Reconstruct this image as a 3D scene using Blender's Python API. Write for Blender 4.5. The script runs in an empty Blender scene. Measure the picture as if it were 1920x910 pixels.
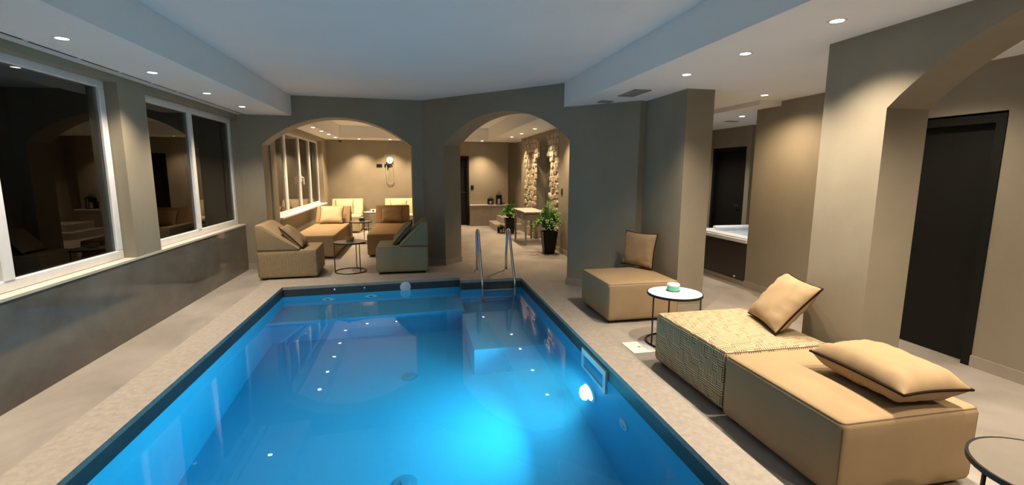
import bpy, bmesh, math, random
from mathutils import Vector, Matrix

# ------------------------------------------------------------------ camera, world, exposure
SC = bpy.context.scene
COL = SC.collection
PI = math.pi
RND = random.Random(7)

def make_camera():
    yaw, pit, rol = math.radians(11.64), math.radians(8.52), math.radians(0.165)
    f = Vector((math.sin(yaw) * math.cos(pit), math.cos(yaw) * math.cos(pit), -math.sin(pit)))
    r = Vector((math.cos(yaw), -math.sin(yaw), 0))
    u = r.cross(f)
    r2 = math.cos(rol) * r + math.sin(rol) * u
    u2 = -math.sin(rol) * r + math.cos(rol) * u
    cd = bpy.data.cameras.new('camera')
    cd.sensor_width = 36
    cd.lens = 36 * 880 / 1920
    cd.clip_start = 0.05
    cam = bpy.data.objects.new('camera', cd)
    m = Matrix((r2, u2, -f)).transposed().to_4x4()
    m.translation = (0, 0, 1.65)
    cam.matrix_world = m
    COL.objects.link(cam)
    SC.camera = cam
make_camera()

W = bpy.data.worlds.new('night')
SC.world = W
W.use_nodes = True
W.node_tree.nodes['Background'].inputs[0].default_value = (0.010, 0.013, 0.018, 1)
W.node_tree.nodes['Background'].inputs[1].default_value = 0.25

SC.view_settings.view_transform = 'Standard'
SC.view_settings.look = 'None'
SC.view_settings.gamma = 1
SC.view_settings.use_curve_mapping = False
SC.view_settings.exposure = 0.45
SC.cycles.use_denoising = True
SC.cycles.max_bounces = 10
SC.cycles.diffuse_bounces = 5
SC.cycles.glossy_bounces = 5
SC.cycles.transmission_bounces = 8
SC.cycles.sample_clamp_indirect = 4
SC.cycles.blur_glossy = 0.5

SPOT_W = 120.0           # one recessed downlight
POOL_W = 78.0          # the underwater lamp
WARM = (1.0, 0.74, 0.47)
MAIN = (1.0, 0.83, 0.63)

# ------------------------------------------------------------------ node materials
MATS = {}
def nodes_of(name, rough=0.6, metal=0.0, spec=0.5):
    m = bpy.data.materials.new(name)
    m.use_nodes = True
    nt = m.node_tree
    b = nt.nodes['Principled BSDF']
    b.inputs['Roughness'].default_value = rough
    b.inputs['Metallic'].default_value = metal
    b.inputs['Specular IOR Level'].default_value = spec
    MATS[name] = m
    return m, nt, b

def ramp(nt, fac, stops):
    r = nt.nodes.new('ShaderNodeValToRGB')
    e = r.color_ramp.elements
    while len(e) < len(stops):
        e.new(0.5)
    for k, (p, c) in enumerate(stops):
        e[k].position = p
        e[k].color = (*c, 1)
    nt.links.new(fac, r.inputs[0])
    return r.outputs[0]

def noise(nt, scale, detail=4, rough=0.55, vec=None, dist=0.0):
    n = nt.nodes.new('ShaderNodeTexNoise')
    n.inputs['Scale'].default_value = scale
    n.inputs['Detail'].default_value = detail
    n.inputs['Roughness'].default_value = rough
    n.inputs['Distortion'].default_value = dist
    if vec is not None:
        nt.links.new(vec, n.inputs['Vector'])
    return n.outputs['Fac']

def objcoord(nt, scale=(1, 1, 1)):
    t = nt.nodes.new('ShaderNodeTexCoord')
    mp = nt.nodes.new('ShaderNodeMapping')
    mp.inputs['Scale'].default_value = scale
    nt.links.new(t.outputs['Object'], mp.inputs['Vector'])
    return mp.outputs[0]

def uvcoord(nt):
    return nt.nodes.new('ShaderNodeTexCoord').outputs['UV']

def math_(nt, op, a, b=None, c=None):
    n = nt.nodes.new('ShaderNodeMath')
    n.operation = op
    for i, v in enumerate((a, b, c)):
        if v is None:
            continue
        if isinstance(v, (int, float)):
            n.inputs[i].default_value = v
        else:
            nt.links.new(v, n.inputs[i])
    return n.outputs[0]

def bump(nt, b, height, strength, dist=0.01):
    n = nt.nodes.new('ShaderNodeBump')
    n.inputs['Strength'].default_value = strength
    n.inputs['Distance'].default_value = dist
    nt.links.new(height, n.inputs['Height'])
    nt.links.new(n.outputs[0], b.inputs['Normal'])

def mottled(name, c0, c1, scale=2.0, rough=0.6, stretch=(1, 1, 1), bumpy=0.0, bscale=60, metal=0.0, spec=0.5, detail=5):
    m, nt, b = nodes_of(name, rough, metal, spec)
    v = objcoord(nt, stretch)
    col = ramp(nt, noise(nt, scale, detail, 0.6, v, 0.4), [(0.3, c0), (0.7, c1)])
    nt.links.new(col, b.inputs['Base Color'])
    if bumpy:
        bump(nt, b, noise(nt, bscale, 3, 0.5, v), bumpy)
    return m

def plain(name, c, rough=0.5, metal=0.0, spec=0.5):
    m, nt, b = nodes_of(name, rough, metal, spec)
    v = objcoord(nt)
    k = 0.92
    col = ramp(nt, noise(nt, 9, 2, 0.5, v), [(0.3, tuple(x * k for x in c)), (0.7, c)])
    nt.links.new(col, b.inputs['Base Color'])
    return m

def emitter(name, c, s):
    m = bpy.data.materials.new(name)
    m.use_nodes = True
    nt = m.node_tree
    nt.nodes.remove(nt.nodes['Principled BSDF'])
    e = nt.nodes.new('ShaderNodeEmission')
    e.inputs[0].default_value = (*c, 1)
    e.inputs[1].default_value = s
    nt.links.new(e.outputs[0], nt.nodes['Material Output'].inputs[0])
    MATS[name] = m
    return m

def glass_pane(name):
    m = bpy.data.materials.new(name)
    m.use_nodes = True
    nt = m.node_tree
    nt.nodes.remove(nt.nodes['Principled BSDF'])
    t = nt.nodes.new('ShaderNodeBsdfTransparent')
    t.inputs[0].default_value = (0.80, 0.86, 0.84, 1)
    g = nt.nodes.new('ShaderNodeBsdfGlossy')
    g.inputs['Roughness'].default_value = 0.0
    f = nt.nodes.new('ShaderNodeFresnel')
    f.inputs[0].default_value = 1.85
    x = nt.nodes.new('ShaderNodeMixShader')
    nt.links.new(f.outputs[0], x.inputs[0])
    nt.links.new(t.outputs[0], x.inputs[1])
    nt.links.new(g.outputs[0], x.inputs[2])
    nt.links.new(x.outputs[0], nt.nodes['Material Output'].inputs[0])
    MATS[name] = m
    return m

def water_material(name, absorb, density):
    m = bpy.data.materials.new(name)
    m.use_nodes = True
    nt = m.node_tree
    nt.nodes.remove(nt.nodes['Principled BSDF'])
    g = nt.nodes.new('ShaderNodeBsdfGlass')
    g.inputs['Roughness'].default_value = 0.0
    g.inputs['IOR'].default_value = 1.333
    bp = nt.nodes.new('ShaderNodeBump')
    bp.inputs['Strength'].default_value = 0.03
    bp.inputs['Distance'].default_value = 0.02
    nt.links.new(noise(nt, 2.2, 2, 0.4, objcoord(nt)), bp.inputs['Height'])
    nt.links.new(bp.outputs[0], g.inputs['Normal'])
    a = nt.nodes.new('ShaderNodeVolumeAbsorption')
    a.inputs[0].default_value = (*absorb, 1)
    a.inputs[1].default_value = density
    out = nt.nodes['Material Output']
    nt.links.new(g.outputs[0], out.inputs['Surface'])
    sc = nt.nodes.new('ShaderNodeVolumeScatter')
    sc.inputs['Color'].default_value = (0.18, 0.72, 1.0, 1)
    sc.inputs['Density'].default_value = 0.14
    sc.inputs['Anisotropy'].default_value = 0.25
    ad = nt.nodes.new('ShaderNodeAddShader')
    nt.links.new(a.outputs[0], ad.inputs[0])
    nt.links.new(sc.outputs[0], ad.inputs[1])
    nt.links.new(ad.outputs[0], out.inputs['Volume'])
    MATS[name] = m
    return m

plaster = mottled('taupe_plaster', (0.25, 0.217, 0.160), (0.305, 0.268, 0.201), 1.3, 0.62, (1, 1, 0.7), 0.06, 25)
ceiling_white = mottled('ceiling_paint', (0.85, 0.86, 0.86), (0.88, 0.89, 0.89), 1.0, 0.8)
floor_mat = mottled('concrete_floor', (0.25, 0.224, 0.200), (0.40, 0.366, 0.330), 1.5, 0.42, (1, 0.7, 1), 0.03, 40)
coping_mat = mottled('stone_coping', (0.305, 0.270, 0.234), (0.405, 0.360, 0.316), 22.0, 0.55, (1, 1, 1), 0.12, 90)
skirting_mat = mottled('stone_skirting', (0.30, 0.26, 0.215), (0.38, 0.335, 0.28), 3.0, 0.45)
wainscot_mat = mottled('polished_stone', (0.085, 0.078, 0.070), (0.175, 0.160, 0.140), 1.1, 0.08, (1, 0.8, 1.3), 0, 40, 0, 0.6, 8)
sill_mat = mottled('sill_stone', (0.52, 0.47, 0.41), (0.62, 0.57, 0.50), 5, 0.45)
white_pvc = plain('white_frame', (0.80, 0.80, 0.81), 0.35)
black_door = plain('black_door', (0.007, 0.007, 0.006), 0.6, 0, 0.2)
black_metal = plain('black_metal', (0.012, 0.011, 0.011), 0.42)
black_pot = plain('black_pot', (0.006, 0.006, 0.006), 0.45, 0, 0.3)
steel = plain('polished_steel', (0.72, 0.73, 0.75), 0.16, 1.0)
liner = mottled('pool_liner', (0.07, 0.46, 0.66), (0.09, 0.50, 0.70), 1.5, 0.5)
band_mat = mottled('dark_tile_band', (0.040, 0.046, 0.045), (0.060, 0.066, 0.062), 6, 0.35)
white_plastic = plain('white_plastic', (0.78, 0.80, 0.80), 0.4)
grate_mat = plain('grey_grate', (0.05, 0.30, 0.44), 0.5)
tan_fabric = mottled('tan_fabric', (0.32, 0.228, 0.132), (0.36, 0.26, 0.152), 3, 0.9, (1, 1, 1), 0.12, 420, 0, 0.15)
brown_fabric = mottled('brown_fabric', (0.27, 0.17, 0.085), (0.31, 0.20, 0.10), 3, 0.9, (1, 1, 1), 0.12, 420, 0, 0.15)
shaded_tan_fabric = mottled('shaded_tan_fabric', (0.27, 0.215, 0.135), (0.31, 0.25, 0.16), 3, 0.9, (1, 1, 1), 0.12, 420, 0, 0.15)  # tan upholstery with its shade mixed into the colour as an olive tone
cream_fabric = mottled('cream_fabric', (0.56, 0.47, 0.30), (0.61, 0.52, 0.34), 3, 0.9, (1, 1, 1), 0.12, 420, 0, 0.15)
pillow_tan = mottled('pillow_tan', (0.32, 0.226, 0.128), (0.355, 0.255, 0.148), 4, 0.85, (1, 1, 1), 0.08, 500, 0, 0.2)
pillow_brown = mottled('pillow_brown', (0.30, 0.205, 0.115), (0.34, 0.235, 0.135), 4, 0.85, (1, 1, 1), 0.08, 500, 0, 0.2)
piping_mat = plain('dark_piping', (0.020, 0.010, 0.007), 0.9, 0, 0.1)
seam_mat = plain('seam_thread', (0.16, 0.11, 0.065), 0.8)
table_white = plain('pale_table_plate', (0.82, 0.82, 0.80), 0.3)
table_grey = plain('grey_table_plate', (0.20, 0.18, 0.155), 0.25)
console_mat = plain('grey_painted_wood', (0.21, 0.20, 0.165), 0.5)
console_top = plain('pale_painted_wood', (0.46, 0.45, 0.40), 0.4)
bench_front = mottled('bench_stone', (0.22, 0.19, 0.155), (0.30, 0.26, 0.215), 2.5, 0.4)
tub_white = plain('tub_acrylic', (0.80, 0.83, 0.86), 0.2)
tub_brown = plain('tub_panel', (0.035, 0.022, 0.016), 0.4)
vent_mat = plain('vent_grey', (0.30, 0.31, 0.29), 0.6)
slot_mat = plain('slot_black', (0.02, 0.02, 0.02), 0.8)
stone_mat = mottled('rubble_stone', (0.28, 0.22, 0.15), (0.52, 0.45, 0.34), 5, 0.85, (1, 1, 1), 0.3, 40)
mortar_mat = mottled('rubble_mortar', (0.24, 0.20, 0.15), (0.33, 0.28, 0.21), 8, 0.9, (1, 1, 1), 0.3, 50)
niche_mat = mottled('niche_plaster', (0.20, 0.185, 0.14), (0.25, 0.23, 0.175), 3, 0.8)
leaf_mat = mottled('fern_leaf', (0.05, 0.16, 0.02), (0.13, 0.30, 0.05), 6, 0.5)
stem_mat = plain('fern_stem', (0.06, 0.11, 0.03), 0.6)
soil_mat = plain('potting_soil', (0.03, 0.022, 0.015), 0.9)
candle_mat = plain('candle_wax', (0.75, 0.70, 0.62), 0.6)
teal_mat = plain('teal_tin', (0.16, 0.55, 0.42), 0.35)
amber_mat = plain('amber_bowl', (0.42, 0.33, 0.16), 0.15, 0.6)
darkgreen_mat = plain('dark_green_box', (0.035, 0.045, 0.03), 0.4)
mirror_mat = plain('mirror_glass', (0.80, 0.80, 0.76), 0.03, 1.0)
pane_mat = glass_pane('night_glass')
lamp_glow = emitter('downlight_lens', (1.0, 0.90, 0.78), 14)
pool_glow = emitter('pool_lamp_lens', (0.72, 0.93, 1.0), 30)
water_mat = water_material('pool_water', (0.01, 0.64, 0.94), 0.30)
tub_water = plain('tub_water', (0.45, 0.62, 0.78), 0.08)

def maze_fabric():
    m, nt, b = nodes_of('maze_fabric', 0.9, 0, 0.15)
    uv = uvcoord(nt)
    s = nt.nodes.new('ShaderNodeSeparateXYZ')
    nt.links.new(uv, s.inputs[0])
    cell = 0.052
    fx = math_(nt, 'FLOOR', math_(nt, 'DIVIDE', s.outputs[0], cell))
    fy = math_(nt, 'FLOOR', math_(nt, 'DIVIDE', s.outputs[1], cell))
    cmb = nt.nodes.new('ShaderNodeCombineXYZ')
    nt.links.new(fx, cmb.inputs[0])
    nt.links.new(fy, cmb.inputs[1])
    wn = nt.nodes.new('ShaderNodeTexWhiteNoise')
    wn.noise_dimensions = '3D'
    nt.links.new(cmb.outputs[0], wn.inputs['Vector'])
    pick = math_(nt, 'GREATER_THAN', wn.outputs['Value'], 0.5)
    k = 3 / cell
    sx = math_(nt, 'LESS_THAN', math_(nt, 'FRACT', math_(nt, 'MULTIPLY', s.outputs[0], k)), 0.40)
    sy = math_(nt, 'LESS_THAN', math_(nt, 'FRACT', math_(nt, 'MULTIPLY', s.outputs[1], k)), 0.40)
    line = math_(nt, 'ADD', math_(nt, 'MULTIPLY', pick, sx), math_(nt, 'MULTIPLY', math_(nt, 'SUBTRACT', 1, pick), sy))
    col = ramp(nt, line, [(0.0, (0.52, 0.42, 0.27)), (1.0, (0.12, 0.085, 0.045))])
    nt.links.new(col, b.inputs['Base Color'])
    return m
maze = maze_fabric()

def rib_fabric():
    m, nt, b = nodes_of('rib_fabric', 0.9, 0, 0.15)
    s = nt.nodes.new('ShaderNodeSeparateXYZ')
    nt.links.new(uvcoord(nt), s.inputs[0])
    w = math_(nt, 'SINE', math_(nt, 'MULTIPLY', s.outputs[0], 2 * PI / 0.022))
    n = noise(nt, 30, 2, 0.5, objcoord(nt))
    h = math_(nt, 'ADD', math_(nt, 'MULTIPLY', w, 0.5), n)
    col = ramp(nt, h, [(0.1, (0.25, 0.18, 0.10)), (0.9, (0.43, 0.315, 0.185))])
    nt.links.new(col, b.inputs['Base Color'])
    bump(nt, b, w, 0.4, 0.003)
    return m
rib = rib_fabric()

# ------------------------------------------------------------------ mesh helpers
def new():
    return bmesh.new()

def box(bm, x0, x1, y0, y1, z0, z1):
    vs = [bm.verts.new(p) for p in ((x0, y0, z0), (x1, y0, z0), (x1, y1, z0), (x0, y1, z0),
                                    (x0, y0, z1), (x1, y0, z1), (x1, y1, z1), (x0, y1, z1))]
    for f in ((0, 3, 2, 1), (4, 5, 6, 7), (0, 1, 5, 4), (1, 2, 6, 5), (2, 3, 7, 6), (3, 0, 4, 7)):
        bm.faces.new([vs[i] for i in f])
    return vs

def boxed(*a):
    bm = new()
    box(bm, *a)
    return bm

def soft_box(x0, x1, y0, y1, z0, z1, r=0.03, seg=3):
    bm = boxed(x0, x1, y0, y1, z0, z1)
    bmesh.ops.bevel(bm, geom=bm.edges[:], offset=r, segments=seg, profile=0.5, affect='EDGES')
    return bm

def prism(bm, pts, vec):
    """closed polygon (3d points) swept along vec"""
    vec = Vector(vec)
    a = [bm.verts.new(p) for p in pts]
    b = [bm.verts.new(Vector(p) + vec) for p in pts]
    n = len(pts)
    bm.faces.new(a)
    bm.faces.new(b[::-1])
    for i in range(n):
        j = (i + 1) % n
        bm.faces.new((a[j], a[i], b[i], b[j]))
    return bm

def slab(poly, z0, z1):
    bm = new()
    prism(bm, [(x, y, z0) for x, y in poly], (0, 0, z1 - z0))
    return bm

def triangulate(bm):
    bm.normal_update()
    bmesh.ops.triangulate(bm, faces=[f for f in bm.faces if len(f.verts) > 4])

def tube(bm, pts, r, n=8, closed=False):
    pts = [Vector(p) for p in pts]
    N = len(pts)
    rings = []
    up = None
    for i, p in enumerate(pts):
        if closed:
            t = pts[(i + 1) % N] - pts[i - 1]
        else:
            t = pts[min(i + 1, N - 1)] - pts[max(i - 1, 0)]
        t.normalize()
        if up is None:
            up = Vector((0, 0, 1)) if abs(t.z) < 0.9 else Vector((1, 0, 0))
        a = t.cross(up)
        if a.length < 1e-5:
            a = t.cross(Vector((0, 1, 0.01)))
        a.normalize()
        b = a.cross(t)
        up = b
        rings.append([bm.verts.new(p + r * (math.cos(2 * PI * k / n) * a + math.sin(2 * PI * k / n) * b)) for k in range(n)])
    for i in range(N if closed else N - 1):
        A, B = rings[i], rings[(i + 1) % N]
        for k in range(n):
            bm.faces.new((A[k], A[(k + 1) % n], B[(k + 1) % n], B[k]))
    if not closed:
        bm.faces.new(rings[0][::-1])
        bm.faces.new(rings[-1])
    return bm

def lathe(bm, prof, n=32, c=(0, 0, 0)):
    """profile of (radius, z); closed solid if it starts and ends at radius 0"""
    rings = []
    for r, z in prof:
        if r < 1e-6:
            rings.append([bm.verts.new((c[0], c[1], c[2] + z))])
        else:
            rings.append([bm.verts.new((c[0] + r * math.cos(2 * PI * k / n), c[1] + r * math.sin(2 * PI * k / n), c[2] + z)) for k in range(n)])
    for A, B in zip(rings, rings[1:]):
        for k in range(n):
            q = [A[k % len(A)], A[(k + 1) % len(A)], B[(k + 1) % len(B)], B[k % len(B)]]
            u = []
            for v in q:
                if v not in u:
                    u.append(v)
            if len(u) > 2:
                bm.faces.new(u)
    return bm

def ring(c, r, tube_r, n=40, m=8):
    bm = new()
    tube(bm, [(c[0] + r * math.cos(2 * PI * k / n), c[1] + r * math.sin(2 * PI * k / n), c[2]) for k in range(n)], tube_r, m, True)
    return bm

def obj(name, bm, mat, parent=None, smooth=False, loc=None, uv=True):
    bmesh.ops.recalc_face_normals(bm, faces=bm.faces[:])
    if uv:
        lay = bm.loops.layers.uv.new('metres')
        bm.normal_update()
        for f in bm.faces:
            n = f.normal
            ax = max(range(3), key=lambda i: abs(n[i]))
            i, j = ((1, 2), (0, 2), (0, 1))[ax]
            for l in f.loops:
                l[lay].uv = (l.vert.co[i] + 7, l.vert.co[j] + 7)
    me = bpy.data.meshes.new(name)
    bm.to_mesh(me)
    bm.free()
    if smooth:
        me.shade_smooth()
        if smooth != 'all':
            me.set_sharp_from_angle(angle=math.radians(35))
    if mat:
        me.materials.append(mat)
    o = bpy.data.objects.new(name, me)
    COL.objects.link(o)
    if parent:
        o.parent = parent
    if loc is not None:
        o.location = loc
    return o

def tag(o, label, cat, group=None):
    o['label'] = label
    o['category'] = cat
    if group:
        o['group'] = group
    return o

def thing(name, label, cat, loc=(0, 0, 0), rotz=0.0, group=None):
    o = bpy.data.objects.new(name, None)
    o.empty_display_size = 0.1
    COL.objects.link(o)
    o.location = loc
    o.rotation_euler = (0, 0, rotz)
    return tag(o, label, cat, group)

def struct(name, bm, mat, parent=None, label=None, smooth=False):
    o = obj(name, bm, mat, parent, smooth)
    if parent is None:
        o['kind'] = 'structure'
        if label:
            o['label'] = label
    return o

def dup(root, loc, rotz, label):
    r = root.copy()
    COL.objects.link(r)
    r.location = loc
    r.rotation_euler = (0, 0, rotz)
    r['label'] = label
    for ch in list(root.children):
        c = ch.copy()
        COL.objects.link(c)
        c.parent = r
        for g in list(ch.children):
            d = g.copy()
            COL.objects.link(d)
            d.parent = c
    return r

# ------------------------------------------------------------------ pool plan (metres, camera foot at the origin)
PX0, PX1, PY0 = -1.904, 1.600, 0.60
FAR_L, FAR_M, FAR_R = 7.095, 7.255, 7.040        # far edge: left end, step, right of the step
STEP_X = 0.65
OX0, OX1, OY0, OY1 = -2.25, 1.885, 0.05, 7.68
WATER_Z = -0.142
POOL_FLOOR = -1.50
HI, LO, TUBZ = 2.90, 2.57, 2.51
Y_END = 14.6

# ------------------------------------------------------------------ floor, ceiling
bm = new()
for a in ((-3.2, OX0, -3.2, 15.2), (OX1, 7.0, -3.2, 15.2), (OX0, OX1, -3.2, OY0), (OX0, OX1, OY1, 15.2)):
    box(bm, *a, -0.12, 0.0)
struct('floor', bm, floor_mat, label='greige concrete look floor around the pool')

struct('ceiling', boxed(-3.3, 7.1, -3.3, 15.3, HI, HI + 0.1), ceiling_white, label='white main ceiling above the pool')
bm = new()
box(bm, -3.2, -1.975, -3.2, 15.2, LO, HI - 0.001)
box(bm, 2.115, 7.0, -3.2, 15.2, LO, HI - 0.001)
box(bm, -1.975, 2.115, 13.75, 15.2, LO, HI - 0.001)
struct('ceiling_soffit', bm, ceiling_white, label='lowered white ceiling band along the windows and the seating side')
struct('ceiling_drop', boxed(4.35, 7.0, 5.43, 9.2, TUBZ, LO + 0.001), ceiling_white, label='lowered white ceiling panel over the hot tub')

# ------------------------------------------------------------------ walls
def arch_profile(L, top, s0, s1, spring, apex, n=28):
    c = (s0 + s1) / 2
    a = (s1 - s0) / 2
    h = apex - spring
    R = (a * a + h * h) / (2 * h)
    t0 = math.asin(a / R)
    arc = [(c + R * math.sin(-t0 + 2 * t0 * k / n), apex - R + R * math.cos(-t0 + 2 * t0 * k / n)) for k in range(n + 1)]
    return [(0, 0), (s0, 0)] + arc + [(s1, 0), (L, 0), (L, top), (0, top)]

def arch_wall(P0, P1, thick, top, s0, s1, spring, apex, nrm):
    P0, P1 = Vector(P0), Vector(P1)
    d = (P1 - P0)
    L = d.length
    d.normalize()
    pts = [(P0.x + d.x * s, P0.y + d.y * s, z) for s, z in arch_profile(L, top, s0, s1, spring, apex)]
    bm = new()
    prism(bm, pts, (nrm[0] * thick, nrm[1] * thick, 0))
    triangulate(bm)
    return bm

A0, A1, A2 = Vector((-2.80, 8.573)), Vector((0.153, 8.718)), Vector((2.882, 5.790))
d1 = (A1 - A0).normalized()
n1 = Vector((-d1.y, d1.x))
d2 = (A2 - A1).normalized()
n2 = Vector((-d2.y, d2.x))
def s1_of(x):
    return (x - A0.x) / d1.x
struct('wall_back', arch_wall(A0, A1, 0.45, HI, s1_of(-2.46), s1_of(-0.035), 2.095, 2.567, n1), plaster,
       label='taupe plaster wall with the arch to the lounge')
struct('wall_angle', arch_wall(A1, A2, 0.42, HI, 0.523, 2.978, 2.11, 2.594, n2), plaster,
       label='taupe plaster wall set at an angle with the arch to the stone niche')
# pier that closes the corner between the two arched walls
struct('wall_pier', slab([tuple(A1), tuple(A1 + d1 * -0.10 + n1 * 0.02), tuple(A1 + d1 * -0.10 + n1 * 0.45), (0.30, 9.15), tuple(A1 + n2 * 0.42 + d2 * 0.05), tuple(A1 + d2 * 0.05 + n2 * 0.02)], 0, HI - 0.002),
       plaster, label='taupe corner pier between the two arches')

# left wall: stone wainscot, sill, pier, lintel; windows stand in it
wl = struct('wall_left', boxed(-3.2, -2.95, -3.0, 2.65, 0.0, LO), plaster, label='left wall with the night windows')
obj('lintel', boxed(-3.05, -2.80, -3.0, 8.62, 2.50, LO), plaster, wl)
for y0, y1 in ((5.395, 5.875), (-3.0, 2.65), (8.585, 8.62)):
    obj('pier', boxed(-3.05, -2.80, y0, y1, 0.775, 2.50), plaster, wl)
obj('wainscot', boxed(-3.10, -2.80, -3.0, 8.60, 0.0, 0.755), wainscot_mat, wl)
obj('sill', boxed(-3.10, -2.795, -3.0, 8.60, 0.755, 0.777), sill_mat, wl)

# right side: column, arched wall, passage walls
struct('wall_column', boxed(2.98, 3.32, 4.875, 5.86, 0, LO), plaster, label='taupe square column beside the tan corner lounger')
struct('wall_corner', slab([(2.878, 5.795), (2.985, 5.815), (2.985, 6.2), (2.878, 6.2)], 0, LO), plaster, label='narrow return of the angled wall')
bm = new()
pts = [(2.964, -3.0 + s, z) for s, z in arch_profile(6.03, LO, 3.256, 5.544, 2.062, 2.535)]
prism(bm, pts, (0.336, 0, 0))
triangulate(bm)
struct('wall_right', bm, plaster, label='taupe plaster wall on the right with a wide arch')
bm = new()
box(bm, 4.667, 4.85, 3.95, 5.865, 0, LO)
box(bm, 4.667, 4.85, -3.0, 2.985, 0, LO)
box(bm, 4.667, 4.85, 2.985, 3.95, 2.155, LO)
box(bm, 4.83, 4.90, 2.985, 3.95, 0, 2.155)
struct('wall_passage', bm, plaster, label='taupe wall of the passage behind the right arch')
bm = new()
box(bm, 6.0, 6.3, 7.62, 7.745, 0, TUBZ)
box(bm, 6.0, 6.3, 8.72, 9.2, 0, TUBZ)
box(bm, 6.0, 6.3, 7.745, 8.72, 2.135, TUBZ)
box(bm, 6.125, 6.3, 7.745, 8.72, 0, 2.135)
box(bm, 6.35, 6.55, 5.0, 7.62, 0, TUBZ)
box(bm, 4.85, 6.4, 5.0, 5.40, 0, LO)
struct('wall_tub', bm, plaster, label='wall with the black door behind the hot tub')
struct('wall_tub_back', boxed(3.2, 6.3, 9.0, 9.2, 0, LO), plaster)
struct('wall_near', boxed(-3.2, 5.0, -3.2, -3.0, 0, HI), plaster)

# back rooms
bm = new()
box(bm, -2.75, -2.46, 9.04, 9.36, 0, LO)
box(bm, -2.75, -2.46, 9.36, 13.81, 0, 0.80)
box(bm, -2.75, -2.46, 9.36, 13.81, 2.47, LO)
box(bm, -2.75, -2.46, 13.81, 14.9, 0, LO)
struct('wall_lounge_left', bm, plaster, label='lounge wall with the tall casement windows')
bm = new()
box(bm, -2.75, 0.745, Y_END, 14.9, 0, LO)
box(bm, 0.745, 1.645, Y_END, 14.9, 2.135, LO)
box(bm, 0.745, 1.645, Y_END + 0.12, 14.9, 0, 2.135)
box(bm, 1.645, 2.88, Y_END + 0.02, 15.0, 0, LO)
box(bm, 2.88, 3.4, Y_END + 0.16, 15.0, 0, LO)
struct('wall_far', bm, plaster, label='taupe end wall washed by warm downlights')
bm = new()
box(bm, 2.93, 3.2, 6.2, 9.46, 0, LO)
box(bm, 2.93, 3.2, 12.55, 12.95, 0, LO)
box(bm, 3.2, 3.4, 6.2, 14.9, 0, LO)
box(bm, 2.88, 2.925, 6.25, 6.28, 0, 0.5)
wr = struct('wall_stone_side', bm, plaster, label='right wall of the back room framing the rubble stone panel')

# rubble stone panel with a pointed niche
def niche_outline(y0, y1, z_spring, z_top, n=10):
    c = (y0 + y1) / 2
    pts = [(y0, 0.0), (y0, z_spring)]
    for k in range(1, n):
        t = k / n
        pts.append((y0 + (c - y0) * (t ** 1.7), z_spring + (z_top - z_spring) * math.sin(t * PI / 2) ** 0.9))
    pts.append((c, z_top))
    for k in range(n - 1, 0, -1):
        t = k / n
        pts.append((y1 - (y1 - c) * (t ** 1.7), z_spring + (z_top - z_spring) * math.sin(t * PI / 2) ** 0.9))
    pts += [(y1, z_spring), (y1, 0.0)]
    return pts
NY0, NY1, NZS, NZT = 10.12, 11.36, 1.75, 2.47
no = niche_outline(NY0, NY1, NZS, NZT)
bm = new()
prism(bm, [(2.95, y, z) for y, z in [(9.46, 0)] + no + [(12.55, 0), (12.55, LO), (9.46, LO)]], (0.25, 0, 0))
triangulate(bm)
bm.normal_update()
for f in bm.faces:
    c = f.calc_center_median()
    if abs(f.normal.x) < 0.1 and NY0 - 0.01 < c.y < NY1 + 0.01 and 0.01 < c.z < NZT + 0.01:
        f.material_index = 1
sp = obj('mortar_bed', bm, mortar_mat, wr)
sp.data.materials.append(niche_mat)
bm = new()
prism(bm, [(3.185, y, z) for y, z in no], (0.02, 0, 0))
triangulate(bm)
obj('niche_mirror', bm, mirror_mat, wr)

def stone_mesh(seed):
    r = random.Random(seed)
    bm = new()
    n = 7
    a0 = [2 * PI * (k + r.uniform(-.3, .3)) / n for k in range(n)]
    rad = [r.uniform(.40, .52) for _ in a0]
    base = [bm.verts.new((0.0, q * math.cos(a), q * math.sin(a))) for a, q in zip(a0, rad)]
    front = [bm.verts.new((-r.uniform(.55, .9), q * .72 * math.cos(a), q * .72 * math.sin(a))) for a, q in zip(a0, rad)]
    for i in range(n):
        j = (i + 1) % n
        bm.faces.new((base[i], base[j], front[j], front[i]))
    bm.faces.new(front)
    bm.faces.new(base[::-1])
    bmesh.ops.recalc_face_normals(bm, faces=bm.faces[:])
    me = bpy.data.meshes.new('stone')
    bm.to_mesh(me)
    bm.free()
    me.materials.append(stone_mat)
    return me
stone_kinds = [stone_mesh(i) for i in range(8)]
count = 0
z = 0.07
while z < 2.52:
    hgt = RND.uniform(0.12, 0.17)
    for (ya, yb) in ((9.47, NY0), (NY1, 12.55)) if z < NZS + 0.25 else ((9.47, NY0 + 0.25), (NY1 - 0.25, 12.55)):
        y = ya + 0.06
        while y < yb - 0.03 and count < 298:
            w = RND.uniform(0.14, 0.24)
            if RND.random() < 0.93:
                o = bpy.data.objects.new('stone', RND.choice(stone_kinds))
                COL.objects.link(o)
                o.parent = wr
                o.location = (2.951, min(y, yb - 0.06), z + RND.uniform(-.02, .02))
                o.scale = (RND.uniform(.035, .065), w * 1.3, hgt * 1.38)
                o.rotation_euler = (RND.uniform(-.35, .35), 0, 0)
                count += 1
            y += w * 0.95
    z += hgt * 0.93

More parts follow.
